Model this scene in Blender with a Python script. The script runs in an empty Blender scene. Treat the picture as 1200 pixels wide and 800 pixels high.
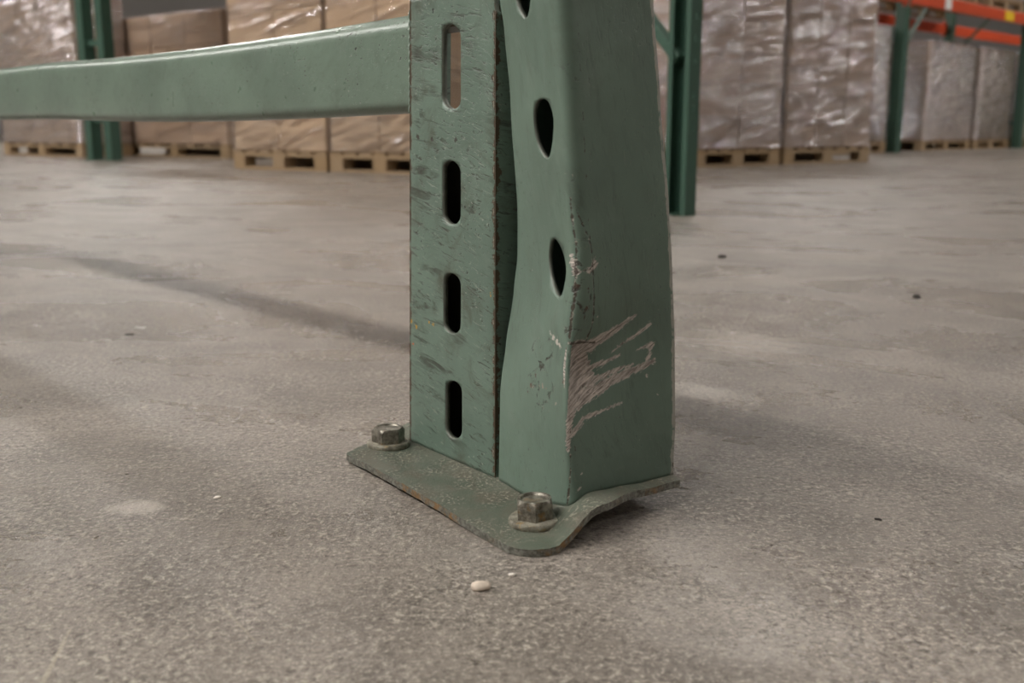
import bpy, bmesh, math, random
from mathutils import Vector, Matrix, noise as mnoise

random.seed(7)
SC = bpy.context.scene
COL = SC.collection
PI = math.pi

# ------------------------------------------------------------------ camera
F = 1200.0                       # focal length in pixels of the 1200 x 800 frame
PITCH = math.atan(250 / F)       # horizon at y = 150
CAMZ = 0.28
cp, sp = math.cos(PITCH), math.sin(PITCH)
cd = bpy.data.cameras.new('camera')
cd.sensor_width = 36.0
cd.lens = F / 1200 * 36.0
cd.clip_start = 0.02
cd.clip_end = 200
cam = bpy.data.objects.new('camera', cd)
COL.objects.link(cam)
cam.location = (0, 0, CAMZ)
cam.rotation_euler = (PI / 2 - PITCH, 0, 0)
SC.camera = cam
cd.dof.use_dof = True
cd.dof.focus_distance = 0.80
cd.dof.aperture_fstop = 8.0

# ------------------------------------------------------------------ world and exposure
w = bpy.data.worlds.new('world')
SC.world = w
w.use_nodes = True
w.node_tree.nodes['Background'].inputs[0].default_value = (0.95, 0.97, 1.0, 1)
w.node_tree.nodes['Background'].inputs[1].default_value = 0.0
SC.view_settings.view_transform = 'Standard'
SC.view_settings.look = 'None'
SC.view_settings.exposure = 1.82
SC.view_settings.gamma = 1.0
SC.view_settings.use_curve_mapping = False
LAMP_STRENGTH = 30.0

# ------------------------------------------------------------------ directions and pixel helpers
U = Vector((math.sin(math.radians(-38.6)), math.cos(math.radians(-38.6)), 0))   # towards the left vanishing point
V = Vector((math.sin(math.radians(51.4)), math.cos(math.radians(51.4)), 0))     # towards the right vanishing point


def az(deg):
    a = math.radians(deg)
    return Vector((math.sin(a), math.cos(a), 0))


def ray(x, y):
    t = (y - 400) / F
    return Vector(((x - 600) / F, cp - t * sp, -sp - t * cp))


def ground(x, y, z=0.0):
    d = ray(x, y)
    k = (z - CAMZ) / d.z
    return Vector((d.x * k, d.y * k, z))


def project(p):
    yy, zz = p[1], p[2] - CAMZ
    dep = yy * cp - zz * sp
    v = yy * sp + zz * cp
    return 600 + F * p[0] / dep, 400 - F * v / dep


def z_at(plan, y):
    """height at which the vertical through plan meets image row y"""
    t = (y - 400) / F
    return CAMZ + plan[1] * (-sp - t * cp) / (cp - t * sp)


def x_at(plan, z, xpix):
    dep = plan[1] * cp - (z - CAMZ) * sp
    return (xpix - 600) / F * dep


def interp(tab, v):
    if v <= tab[0][0]:
        return tab[0][1]
    for (a, b), (c, d) in zip(tab, tab[1:]):
        if v <= c:
            k = (v - a) / (c - a)
            k = k * k * (3 - 2 * k) * 0.5 + k * 0.5
            return b + (d - b) * k
    return tab[-1][1]


def sstep(a, b, v):
    k = min(1, max(0, (v - a) / (b - a)))
    return k * k * (3 - 2 * k)


# ------------------------------------------------------------------ material helpers
class NT:
    def __init__(self, name):
        self.m = bpy.data.materials.new(name)
        self.m.use_nodes = True
        self.t = self.m.node_tree
        self.t.nodes.clear()
        self.out = self.t.nodes.new('ShaderNodeOutputMaterial')

    def n(self, kind, **kw):
        nd = self.t.nodes.new('ShaderNode' + kind)
        for k, v in kw.items():
            setattr(nd, k, v)
        return nd

    def put(self, sock, v):
        if v is None:
            return
        if isinstance(v, bpy.types.NodeSocket):
            self.t.links.new(v, sock)
        elif isinstance(v, (tuple, list)) and sock.type == 'RGBA' and len(v) == 3:
            sock.default_value = (*v, 1)
        else:
            sock.default_value = v

    def math(self, op, a, b=None, c=None, clamp=False):
        nd = self.n('Math', operation=op)
        nd.use_clamp = clamp
        for i, v in enumerate((a, b, c)):
            self.put(nd.inputs[i], v)
        return nd.outputs[0]

    def vmath(self, op, a, b=None, out=0):
        nd = self.n('VectorMath', operation=op)
        self.put(nd.inputs[0], a)
        if b is not None:
            self.put(nd.inputs[1], b)
        return nd.outputs[out]

    def coord(self, which='Object'):
        return self.n('TexCoord').outputs[which]

    def mapping(self, vec, scale=(1, 1, 1), rot=(0, 0, 0), loc=(0, 0, 0)):
        if any(rot):
            rt = self.n('Mapping')
            self.put(rt.inputs[0], vec)
            rt.inputs['Rotation'].default_value = rot
            vec = rt.outputs[0]
        nd = self.n('Mapping')
        self.put(nd.inputs[0], vec)
        nd.inputs['Location'].default_value = loc
        nd.inputs['Scale'].default_value = scale
        return nd.outputs[0]

    def noise(self, vec, scale, detail=4, rough=0.55, dist=0.0):
        nd = self.n('TexNoise')
        self.put(nd.inputs['Vector'], vec)
        nd.inputs['Scale'].default_value = scale
        nd.inputs['Detail'].default_value = detail
        nd.inputs['Roughness'].default_value = rough
        nd.inputs['Distortion'].default_value = dist
        return nd.outputs[0]

    def voronoi(self, vec, scale, feature='F1'):
        nd = self.n('TexVoronoi', feature=feature)
        self.put(nd.inputs['Vector'], vec)
        nd.inputs['Scale'].default_value = scale
        return nd

    def ramp(self, v, a, b, lo=0.0, hi=1.0):
        nd = self.n('MapRange')
        nd.interpolation_type = 'SMOOTHSTEP'
        self.put(nd.inputs[0], v)
        for i, q in zip((1, 2, 3, 4), (a, b, lo, hi)):
            self.put(nd.inputs[i], q)
        return nd.outputs[0]

    def mix(self, fac, a, b, blend='MIX'):
        nd = self.n('Mix', data_type='RGBA', blend_type=blend)
        self.put(nd.inputs[0], fac)
        self.put(nd.inputs[6], a)
        self.put(nd.inputs[7], b)
        return nd.outputs[2]

    def bump(self, h, strength, dist, normal=None):
        nd = self.n('Bump')
        nd.inputs['Strength'].default_value = strength
        nd.inputs['Distance'].default_value = dist
        self.put(nd.inputs['Height'], h)
        if normal is not None:
            self.put(nd.inputs['Normal'], normal)
        return nd.outputs[0]

    def bsdf(self, color, rough=0.5, metal=0.0, normal=None, spec=0.5, **kw):
        b = self.n('BsdfPrincipled')
        self.put(b.inputs['Base Color'], color)
        self.put(b.inputs['Roughness'], rough)
        self.put(b.inputs['Metallic'], metal)
        self.put(b.inputs['Specular IOR Level'], spec)
        if normal is not None:
            self.put(b.inputs['Normal'], normal)
        for k, v in kw.items():
            self.put(b.inputs[k], v)
        return b.outputs[0]

    def done(self, sh):
        self.t.links.new(sh, self.out.inputs[0])
        return self.m


def plain(name, color, rough=0.6, metal=0.0, var=0.12, scale=8.0, bump=0.0):
    t = NT(name)
    c = t.coord()
    nz = t.noise(c, scale, 5)
    col = t.mix(nz, tuple(x * (1 - var) for x in color), tuple(min(1, x * (1 + var)) for x in color))
    nrm = t.bump(t.noise(c, scale * 12, 3), 0.4, bump) if bump else None
    return t.done(t.bsdf(col, rough, metal, nrm))


GREEN = (0.133, 0.190, 0.149)


def stroke_mask(t, uv, strokes, wob):
    """union of tapering strokes in uv metres; each (x0, y0, x1, y1, half width at start, half width at end)"""
    total = None
    sx = t.n('SeparateXYZ')
    t.put(sx.inputs[0], uv)
    X, Y = sx.outputs[0], sx.outputs[1]
    for (x0, y0, x1, y1, w0, w1) in strokes:
        dx, dy = x1 - x0, y1 - y0
        L2 = dx * dx + dy * dy
        L = math.sqrt(L2)
        ax = t.math('SUBTRACT', X, x0)
        ay = t.math('SUBTRACT', Y, y0)
        h = t.math('MULTIPLY_ADD', ax, dx / L2, t.math('MULTIPLY', ay, dy / L2), clamp=True)
        ex = t.math('MULTIPLY_ADD', h, -dx, ax)
        ey = t.math('MULTIPLY_ADD', h, -dy, ay)
        d = t.math('SQRT', t.math('ADD', t.math('MULTIPLY', ex, ex), t.math('MULTIPLY', ey, ey)))
        wd = t.math('MULTIPLY_ADD', h, w1 - w0, w0)
        r = t.math('SUBTRACT', wd, d)          # positive inside
        total = r if total is None else t.math('MAXIMUM', total, r)
    return t.math('ADD', total, wob)


def paint(name, scuff=0.5, chips=0.3, strokes=None, spots=None, rotz=0.12, edges=None, cracks=None, scars=None, gloss=0.33, use_uv=True, base=GREEN, stretch=(10, 60, 1)):
    """worn green enamel: tonal variation, scuffs, chips and, where given, scraped metal"""
    t = NT(name)
    uv = t.coord('UV') if use_uv else t.coord('Object')
    big = t.noise(uv, 9, 4)
    col = t.mix(t.ramp(big, 0.3, 0.7), tuple(x * 0.86 for x in base), tuple(x * 1.10 for x in base))
    pale = t.ramp(t.noise(uv, 26, 5, 0.6, 0.5), 0.52, 0.75)
    col = t.mix(t.math('MULTIPLY', pale, 0.35), col, (0.19, 0.235, 0.195))
    rough = t.math('MULTIPLY_ADD', t.noise(uv, 40, 4), 0.22, gloss)
    hgt = t.math('MULTIPLY', t.noise(uv, 160, 5, 0.65), 0.25)
    # streaky scuffs: fine scratches in two sizes, pale rubs, soft grime
    if scuff > 0:
        for (mul, sc_, lo_, hi_, amt, c, ofs, asc) in ((1.0, 1.5, 0.52, 0.66, 0.85, (0.040, 0.042, 0.032), 0.0, 14), (3.0, 1.7, 0.54, 0.64, 0.75, (0.045, 0.044, 0.034), 2.0, 22),
                                                       (3.4, 1.9, 0.60, 0.68, 0.70, (0.24, 0.265, 0.215), 5.0, 18)):
            sv = t.mapping(uv, (stretch[0] * mul, stretch[1] * mul, 1), (0, 0, rotz + 0.03 * ofs), (ofs, ofs * 0.7, 0))
            st = t.noise(sv, sc_, 5, 0.6, 0.7)
            area = t.ramp(t.noise(t.mapping(uv, loc=(ofs, 1, 0)), asc, 3), 0.38, 0.60)
            st2 = t.math('MULTIPLY', t.ramp(st, lo_, hi_), area)
            col = t.mix(t.math('MULTIPLY', st2, scuff * amt), col, c)
            hgt = t.math('SUBTRACT', hgt, t.math('MULTIPLY', st2, 0.35 * scuff))
        gr = t.ramp(t.noise(uv, 21, 6, 0.66, 1.0), 0.48, 0.72)
        col = t.mix(t.math('MULTIPLY', gr, min(1, scuff * 0.70)), col, (0.070, 0.070, 0.050))
    if chips > 0:
        ck = t.ramp(t.noise(uv, 230, 4, 0.65), 0.60, 0.645)
        ca = t.ramp(t.noise(uv, 15, 3), 0.46, 0.62)
        cm = t.math('MULTIPLY', ck, ca)
        col = t.mix(t.math('MULTIPLY', cm, chips), col, (0.028, 0.024, 0.019))
        lk = t.math('MULTIPLY', t.ramp(t.noise(t.mapping(uv, loc=(3, 1, 2)), 330, 3, 0.6), 0.66, 0.70), ca)
        col = t.mix(t.math('MULTIPLY', lk, chips), col, (0.40, 0.40, 0.35))
        hgt = t.math('SUBTRACT', hgt, cm)
    if edges:
        sx_ = t.n('SeparateXYZ')
        t.put(sx_.inputs[0], uv)
        for (s0, wd, c, thr) in edges:
            dd = t.math('ABSOLUTE', t.math('SUBTRACT', sx_.outputs[0], s0))
            dd = t.math('ADD', dd, t.math('MULTIPLY_ADD', t.noise(uv, 95, 5, 0.7), wd * 10, -wd * 10 * thr))
            col = t.mix(t.ramp(dd, wd, wd * 0.5), col, c)
    if spots:
        for k, (x, y, r, c) in enumerate(spots):
            dv = t.vmath('DISTANCE', uv, (x, y, 0), out=1)
            wob = t.math('MULTIPLY_ADD', t.noise(uv, 230, 4, 0.7), 0.010, -0.005)
            mk = t.ramp(t.math('ADD', dv, wob), r * 1.1, r * 0.7)
            col = t.mix(mk, col, c)
    metal = 0.0
    if strokes:
        wv = t.mapping(uv, (60, 330, 1), (0, 0, -0.50))
        wob = t.math('MULTIPLY_ADD', t.noise(wv, 1.3, 5, 0.7), 0.0095, -0.0045)
        wob = t.math('ADD', wob, t.math('MULTIPLY_ADD', t.noise(uv, 420, 4, 0.7), 0.005, -0.0025))
        v = stroke_mask(t, uv, strokes, wob)
        rim = t.ramp(v, -0.0003, 0.0003)
        grain = t.noise(t.mapping(uv, (70, 620, 1), (0, 0, -0.50)), 1.0, 6, 0.75, 0.5)
        raw = t.mix(t.ramp(grain, 0.38, 0.62), (0.115, 0.094, 0.080), (0.70, 0.62, 0.55))
        blot = t.ramp(t.noise(uv, 75, 5, 0.7), 0.35, 0.68)
        raw = t.mix(t.math('MULTIPLY', blot, 0.45), raw, (0.31, 0.265, 0.23))
        edge = t.math('MULTIPLY', rim, t.ramp(v, 0.0016, 0.0003))
        edge = t.math('MULTIPLY', edge, t.ramp(t.noise(uv, 300, 3, 0.6), 0.40, 0.55))
        col = t.mix(rim, col, raw)
        col = t.mix(t.math('MULTIPLY', edge, 0.75), col, (0.46, 0.42, 0.37))
        rough = t.mix(rim, rough, (0.55, 0.55, 0.55))
        hgt = t.math('ADD', hgt, t.math('MULTIPLY', rim, t.math('MULTIPLY_ADD', grain, 2.2, -2.6)))
        hgt = t.math('ADD', hgt, t.math('MULTIPLY', edge, 1.6))
    if scars:
        v = stroke_mask(t, uv, scars, t.math('MULTIPLY_ADD', t.noise(uv, 170, 5, 0.7), 0.0052, -0.0028))
        sm = t.ramp(v, -0.0002, 0.0003)
        tone = t.mix(t.ramp(t.noise(uv, 240, 3, 0.6), 0.54, 0.62), (0.050, 0.036, 0.025), (0.34, 0.32, 0.27))
        col = t.mix(t.math('MULTIPLY', sm, 0.9), col, tone)
        hgt = t.math('SUBTRACT', hgt, sm)
    if cracks:
        for (x, y, rx, ry) in cracks:
            q = t.mapping(uv, (1 / rx, 1 / ry, 1), (0, 0, 0), (-x / rx, -y / ry, 0))
            reg = t.ramp(t.vmath('LENGTH', q, out=1), 1.1, 0.5)
            wv = t.n('TexNoise')
            t.put(wv.inputs['Vector'], uv)
            wv.inputs['Scale'].default_value = 60
            wv.inputs['Detail'].default_value = 4
            dv = t.n('VectorMath', operation='MULTIPLY_ADD')
            t.put(dv.inputs[0], wv.outputs[1])
            dv.inputs[1].default_value = (0.020, 0.020, 0)
            t.put(dv.inputs[2], uv)
            vo = t.voronoi(dv.outputs[0], 62, 'DISTANCE_TO_EDGE').outputs[0]
            cm = t.math('MULTIPLY', t.ramp(vo, 0.075, 0.03), t.math('MULTIPLY', reg, t.ramp(t.noise(uv, 130, 4, 0.7), 0.50, 0.60)))
            col = t.mix(t.math('MULTIPLY', cm, 0.9), col, (0.040, 0.034, 0.026))
            cm2 = t.math('MULTIPLY', t.ramp(vo, 0.13, 0.08), t.math('MULTIPLY', reg, t.ramp(t.noise(uv, 210, 4, 0.7), 0.60, 0.66)))
            col = t.mix(t.math('MULTIPLY', cm2, 0.7), col, (0.30, 0.27, 0.22))
            hgt = t.math('SUBTRACT', hgt, cm)
    nrm = t.bump(hgt, 0.45, 0.0012)
    return t.done(t.bsdf(col, rough, metal, nrm, 0.45))


def far_paint(name, base, rough=0.42):
    t = NT(name)
    c = t.coord()
    col = t.mix(t.noise(c, 5, 4), tuple(x * 0.8 for x in base), tuple(x * 1.15 for x in base))
    chip = t.ramp(t.noise(c, 60, 3), 0.68, 0.72)
    col = t.mix(t.math('MULTIPLY', chip, 0.6), col, (0.06, 0.055, 0.05))
    return t.done(t.bsdf(col, rough, 0, None, 0.5))


def make_floor_material():
    t = NT('worn_concrete')
    c = t.coord()
    big = t.noise(c, 1.1, 5, 0.6, 0.6)
    mid = t.noise(c, 6.5, 6, 0.62, 0.8)
    fine = t.noise(c, 70, 5, 0.7)
    grit = t.noise(c, 330, 4, 0.75)
    col = t.mix(t.ramp(mid, 0.30, 0.72), (0.138, 0.118, 0.099), (0.278, 0.241, 0.206))
    col = t.mix(t.math('MULTIPLY', t.ramp(big, 0.36, 0.66), 0.55), col, (0.200, 0.174, 0.151))
    stain = t.ramp(t.noise(t.mapping(c, (1.0, 2.4, 1), (0, 0, 0.66)), 1.9, 5, 0.6, 1.0), 0.55, 0.74)
    col = t.mix(t.math('MULTIPLY', stain, 0.60), col, (0.120, 0.104, 0.090))
    palev = t.ramp(t.noise(t.mapping(c, (1.4, 0.7, 1), (0, 0, -0.5), (5, 2, 0)), 3.2, 6, 0.62, 0.7), 0.56, 0.72)
    col = t.mix(t.math('MULTIPLY', palev, 0.55), col, (0.43, 0.395, 0.36))
    grit2 = t.noise(t.mapping(c, loc=(3, 7, 1)), 190, 4, 0.75, 0.4)
    col = t.mix(t.math('MULTIPLY', t.ramp(fine, 0.50, 0.70), 0.35), col, (0.36, 0.315, 0.265))
    col = t.mix(t.math('MULTIPLY', t.ramp(fine, 0.47, 0.30), 0.50), col, (0.095, 0.079, 0.064))
    ga = t.ramp(t.noise(c, 12, 3), 0.32, 0.62, 0.35, 1.0)
    col = t.mix(t.math('MULTIPLY', t.math('MULTIPLY', t.ramp(grit2, 0.47, 0.38), 0.85), ga), col, (0.070, 0.058, 0.047))
    col = t.mix(t.math('MULTIPLY', t.math('MULTIPLY', t.ramp(grit2, 0.54, 0.62), 0.80), ga), col, (0.50, 0.445, 0.375))
    col = t.mix(t.math('MULTIPLY', t.ramp(grit, 0.56, 0.64), 0.65), col, (0.60, 0.54, 0.46))
    col = t.mix(t.math('MULTIPLY', t.ramp(grit, 0.44, 0.36), 0.70), col, (0.060, 0.050, 0.041))
    # a pale worn patch in the concrete beside the foot plate
    for (px, py, rx, ry, amt) in ((160, 594, 0.024, 0.016, 0.62), (885, 404, 0.06, 0.09, 0.28)):
        g = ground(px, py)
        q = t.mapping(c, (1 / rx, 1 / ry, 1), (0, 0, 0), (-g.x / rx, -g.y / ry, 0))
        dd = t.math('ADD', t.vmath('LENGTH', q, out=1), t.math('MULTIPLY_ADD', t.noise(c, 60, 5, 0.7), 1.6, -0.8))
        col = t.mix(t.math('MULTIPLY', t.ramp(dd, 1.15, 0.55), amt), col, (0.47, 0.42, 0.37))
    # hairline scratches
    for (x0, y0, x1, y1, wd, amt) in ((82, 738, 50, 800, 0.0015, 0.5), (255, 705, 300, 752, 0.0010, 0.35), (905, 704, 860, 716, 0.0012, 0.3)):
        a, b = ground(x0, y0), ground(x1, y1)
        r = stroke_mask(t, c, [(a.x, a.y, b.x, b.y, wd * 0.6, wd)], t.math('MULTIPLY_ADD', t.noise(c, 150, 3), 0.002, -0.001))
        r = t.ramp(r, -0.0004, 0.0006)
        col = t.mix(t.math('MULTIPLY', r, amt), col, (0.45, 0.39, 0.30))
    rough = t.math('MULTIPLY_ADD', t.ramp(t.noise(t.mapping(c, (1.0, 1.8, 1), (0, 0, 0.4), (2, 9, 0)), 1.6, 5, 0.6, 0.8), 0.3, 0.7), 0.24, 0.14)
    rough = t.math('ADD', rough, t.math('MULTIPLY', fine, 0.10))
    hg = t.math('ADD', t.math('MULTIPLY', grit2, 0.55), t.math('MULTIPLY', fine, 0.9))
    nrm = t.bump(hg, 0.80, 0.0028)
    nrm = t.bump(t.noise(c, 9, 4, 0.5), 0.25, 0.006, nrm)
    return t.done(t.bsdf(col, rough, 0, nrm, 0.5))


M = {}
M['floor'] = make_floor_material()
M['wall'] = plain('painted_wall', (0.66, 0.64, 0.62), 0.8, 0, 0.08, 0.6)
M['ceiling'] = plain('ceiling_deck', (0.55, 0.55, 0.54), 0.8, 0, 0.06, 0.8)
M['far_green'] = far_paint('rack_green_far', (0.040, 0.090, 0.063))
M['far_red'] = far_paint('rack_orange_red', (0.55, 0.070, 0.022))
M['brace_grey'] = plain('galvanised_brace', (0.15, 0.18, 0.155), 0.6, 0.0)
M['yellow'] = plain('yellow_label', (0.80, 0.52, 0.02), 0.5, 0, 0.05)
M['paper'] = plain('white_label', (0.72, 0.70, 0.68), 0.6, 0, 0.05)
M['housing'] = plain('lamp_housing', (0.6, 0.6, 0.6), 0.5, 0.2)


def wood_mat():
    t = NT('pallet_wood')
    c = t.coord()
    oi = t.n('ObjectInfo').outputs['Random']
    g = t.noise(t.mapping(c, (2, 30, 30)), 1.0, 4)
    col = t.mix(g, (0.20, 0.125, 0.062), (0.37, 0.25, 0.13))
    col = t.mix(t.math('MULTIPLY', oi, 0.35), col, (0.30, 0.24, 0.18))
    return t.done(t.bsdf(col, 0.75))


M['wood'] = wood_mat()


def carton_mat(name, base):
    t = NT(name)
    c = t.coord()
    oi = t.n('ObjectInfo').outputs['Random']
    col = t.mix(oi, tuple(x * 0.82 for x in base), tuple(x * 1.12 for x in base))
    col = t.mix(t.math('MULTIPLY', t.noise(c, 3, 4), 0.5), col, tuple(x * 0.8 for x in base))
    fl = t.noise(t.mapping(c, (0.6, 0.6, 40)), 1, 2)
    col = t.mix(t.math('MULTIPLY', fl, 0.15), col, tuple(x * 0.7 for x in base))
    return t.done(t.bsdf(col, 0.75, 0, None, 0.3))


M['carton'] = carton_mat('kraft_carton', (0.56, 0.40, 0.275))
M['carton_tan'] = carton_mat('tan_carton', (0.60, 0.44, 0.29))
M['tape'] = plain('packing_tape', (0.42, 0.30, 0.19), 0.35)


def wrap_mat(name, haze, gloss, sc, relief=0.055):
    t = NT(name)
    c = t.coord()
    n1 = t.noise(t.mapping(c, (1.1, 1.1, 7.0), (0.12, 0.18, 0)), sc, 4, 0.55, 0.6)
    n2 = t.noise(t.mapping(c, (1, 1, 4), (-0.3, 0.2, 0), (4, 4, 1)), sc * 3.2, 3, 0.5, 0.4)
    hg = t.math('ADD', n1, t.math('MULTIPLY', n2, 0.35))
    nrm = t.bump(hg, 1.0, relief)
    tr = t.n('BsdfTransparent').outputs[0]
    gl = t.n('BsdfGlossy')
    gl.inputs['Color'].default_value = (0.97, 0.96, 1.0, 1)
    gl.inputs['Roughness'].default_value = 0.10
    t.put(gl.inputs['Normal'], nrm)
    df = t.n('BsdfDiffuse')
    df.inputs['Color'].default_value = (0.80, 0.77, 0.78, 1)
    t.put(df.inputs['Normal'], nrm)
    fold = t.ramp(t.noise(t.mapping(c, (1.0, 1.0, 6.0), (0.2, 0.1, 0), (7, 3, 2)), sc * 1.3, 5, 0.6, 0.9), 0.45, 0.75, haze * 0.55, haze * 1.8)
    m1 = t.n('MixShader')
    t.put(m1.inputs[0], fold)
    t.t.links.new(tr, m1.inputs[1])
    t.t.links.new(df.outputs[0], m1.inputs[2])
    m2 = t.n('MixShader')
    fr = t.n('Fresnel')
    fr.inputs['IOR'].default_value = 1.5
    t.put(fr.inputs['Normal'], nrm)
    t.put(m2.inputs[0], t.math('MULTIPLY_ADD', fr.outputs[0], 0.8, gloss, clamp=True))
    t.t.links.new(m1.outputs[0], m2.inputs[1])
    t.t.links.new(gl.outputs[0], m2.inputs[2])
    return t.done(m2.outputs[0])


M['wrap'] = wrap_mat('stretch_wrap', 0.17, 0.13, 1.6)
M['wrap_shiny'] = wrap_mat('stretch_wrap_shiny', 0.15, 0.26, 2.0, 0.085)
M['wrap_thin'] = wrap_mat('stretch_wrap_thin', 0.06, 0.04, 1.0)


# ------------------------------------------------------------------ mesh helpers
def link(name, me, mat=None, parent=None):
    o = bpy.data.objects.new(name, me)
    COL.objects.link(o)
    if mat is not None and me is not None:
        for q in (mat if isinstance(mat, (list, tuple)) else [mat]):
            me.materials.append(q)
    if parent is not None:
        o.parent = parent
    return o


def tag(o, label=None, cat=None, group=None, kind=None):
    for k, v in (('label', label), ('category', cat), ('group', group), ('kind', kind)):
        if v:
            o[k] = v
    return o


def empty(name, loc, rz=0.0):
    o = bpy.data.objects.new(name, None)
    COL.objects.link(o)
    o.location = loc
    o.rotation_euler = (0, 0, rz)
    o.empty_display_size = 0.1
    return o


def bm_mesh(bm, name, smooth=False):
    bmesh.ops.recalc_face_normals(bm, faces=bm.faces[:])
    me = bpy.data.meshes.new(name)
    bm.to_mesh(me)
    bm.free()
    if smooth:
        me.polygons.foreach_set('use_smooth', [True] * len(me.polygons))
    return me


def smooth_by_angle(me, deg=35):
    bm = bmesh.new()
    bm.from_mesh(me)
    for f in bm.faces:
        f.smooth = True
    for e in bm.edges:
        if len(e.link_faces) == 2 and e.calc_face_angle(0) > math.radians(deg):
            e.smooth = False
    bm.to_mesh(me)
    bm.free()


def box_mesh(name, lo, hi, bev=0.0, seg=1):
    bm = bmesh.new()
    bmesh.ops.create_cube(bm, size=1)
    lo, hi = Vector(lo), Vector(hi)
    for v in bm.verts:
        v.co = Vector([(lo[i] + hi[i]) / 2 + v.co[i] * (hi[i] - lo[i]) for i in range(3)])
    if bev:
        bmesh.ops.bevel(bm, geom=bm.edges[:], offset=bev, segments=seg, affect='EDGES', profile=0.5)
    return bm_mesh(bm, name)


def bar_mesh(name, a, b, w, h, bev=0.0):
    a, b = Vector(a), Vector(b)
    d = b - a
    L = d.length
    me = box_mesh(name, (-w / 2, -h / 2, 0), (w / 2, h / 2, L), bev)
    q = d.to_track_quat('Z', 'Y')
    me.transform(Matrix.Translation(a) @ q.to_matrix().to_4x4())
    return me


# ------------------------------------------------------------------ the setting
def structure(name, me, mat):
    return tag(link(name, me, mat), kind='structure')


structure('floor', box_mesh('floor', (-30, -16, -0.2), (30, 40, 0)), M['floor'])
structure('ceiling', box_mesh('ceiling', (-30, -16, 9.0), (30, 40, 9.2)), M['ceiling'])
structure('wall_back', box_mesh('wall_back', (-30, 40, -0.2), (30, 40.2, 9.2)), M['wall'])
structure('wall_front', box_mesh('wall_front', (-30, -16.2, -0.2), (30, -16, 9.2)), M['wall'])
structure('wall_left', box_mesh('wall_left', (-30.2, -16.2, -0.2), (-30, 40.2, 9.2)), M['wall'])
structure('wall_right', box_mesh('wall_right', (30, -16.2, -0.2), (30.2, 40.2, 9.2)), M['wall'])

# high-bay lamps hung out of view: one row along U, the rest added fill
LAMPZ = 7.2


def lamp_material():
    t = NT('lamp_diffuser')
    e = t.n('Emission')
    e.inputs[0].default_value = (1.0, 0.965, 0.92, 1)
    e.inputs[1].default_value = LAMP_STRENGTH
    return t.done(e.outputs[0])


M['lamp'] = lamp_material()


def lamp(u, v, length=2.4, width=0.45):
    p = U * u + V * v
    r = empty('ceiling_lamp_offscreen', (p.x, p.y, LAMPZ), math.atan2(U.y, U.x))
    tag(r, 'long white high-bay lamp out of view, hung to light the warehouse', 'lamp', 'high-bay ceiling lamps')
    link('housing', box_mesh('housing', (-length / 2, -width / 2, 0), (length / 2, width / 2, 0.10), 0.01), M['housing'], r)
    link('diffuser_offscreen', box_mesh('diffuser', (-length / 2 + .03, -width / 2 + .03, -0.02), (length / 2 - .03, width / 2 - .03, 0.005)), M['lamp'], r)
    for s in (-1, 1):
        link('hanger_rod', box_mesh('hanger_rod', (s * length * .4 - .01, -.01, 0.09), (s * length * .4 + .01, .01, 9.0 - LAMPZ)), M['housing'], r)


for (lu, lv) in ((-0.4, -5.0), (2.1, -5.0), (4.6, -5.0), (7.1, -5.0), (9.6, -5.0), (12.5, -5.0),
                 (16.0, 4.0), (14.0, 11.0), (20.0, 0.0), (10.0, 14.5), (19.0, 7.0), (-1.5, 10.5), (-0.5, 15.0), (-6.0, 9.0), (5.0, 19.0), (17.0, -4.0)):  # added to brighten the background, the wraps and the column side
    lamp(lu, lv)


# ------------------------------------------------------------------ damaged rack upright in front
N0 = ground(617, 661)
LC = ground(405, 541)
RC = ground(803, 600)
PT = 0.0055                                   # plate thickness
dP, dQ = RC - N0, LC - N0


def plate_pq(pl):
    """plan point -> (p along the front right edge, q along the front left edge)"""
    d = Vector((pl[0] - N0.x, pl[1] - N0.y))
    det = dP.x * dQ.y - dP.y * dQ.x
    return (d.x * dQ.y - d.y * dQ.x) / det, (dP.x * d.y - dP.y * d.x) / det


HL = z_at(RC, 569) - PT


def plate_lift(p, q):
    c = 0.75 * q
    prof = 1.30 * sstep(0.15 + c, 0.43 + c, p) - 0.30 * sstep(0.45, 1.0, p)
    lift = HL * prof * (1 - 0.90 * sstep(0.08, 0.75, q))
    lift += 0.0032 * sstep(0.10, 0.55, q) * (1 - sstep(0.0, 0.35, p)) * (1 - 0.35 * sstep(0.8, 1.0, q))
    return lift


def plate_top(pl):
    p, q = plate_pq(pl)
    return plate_lift(min(max(p, 0), 1), min(max(q, 0), 1)) + PT


rack = empty('rack_upright', (0, 0, 0))
tag(rack, 'dented pale green steel rack upright with slotted bracket, bent foot plate and bolts', 'rack upright')


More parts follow.
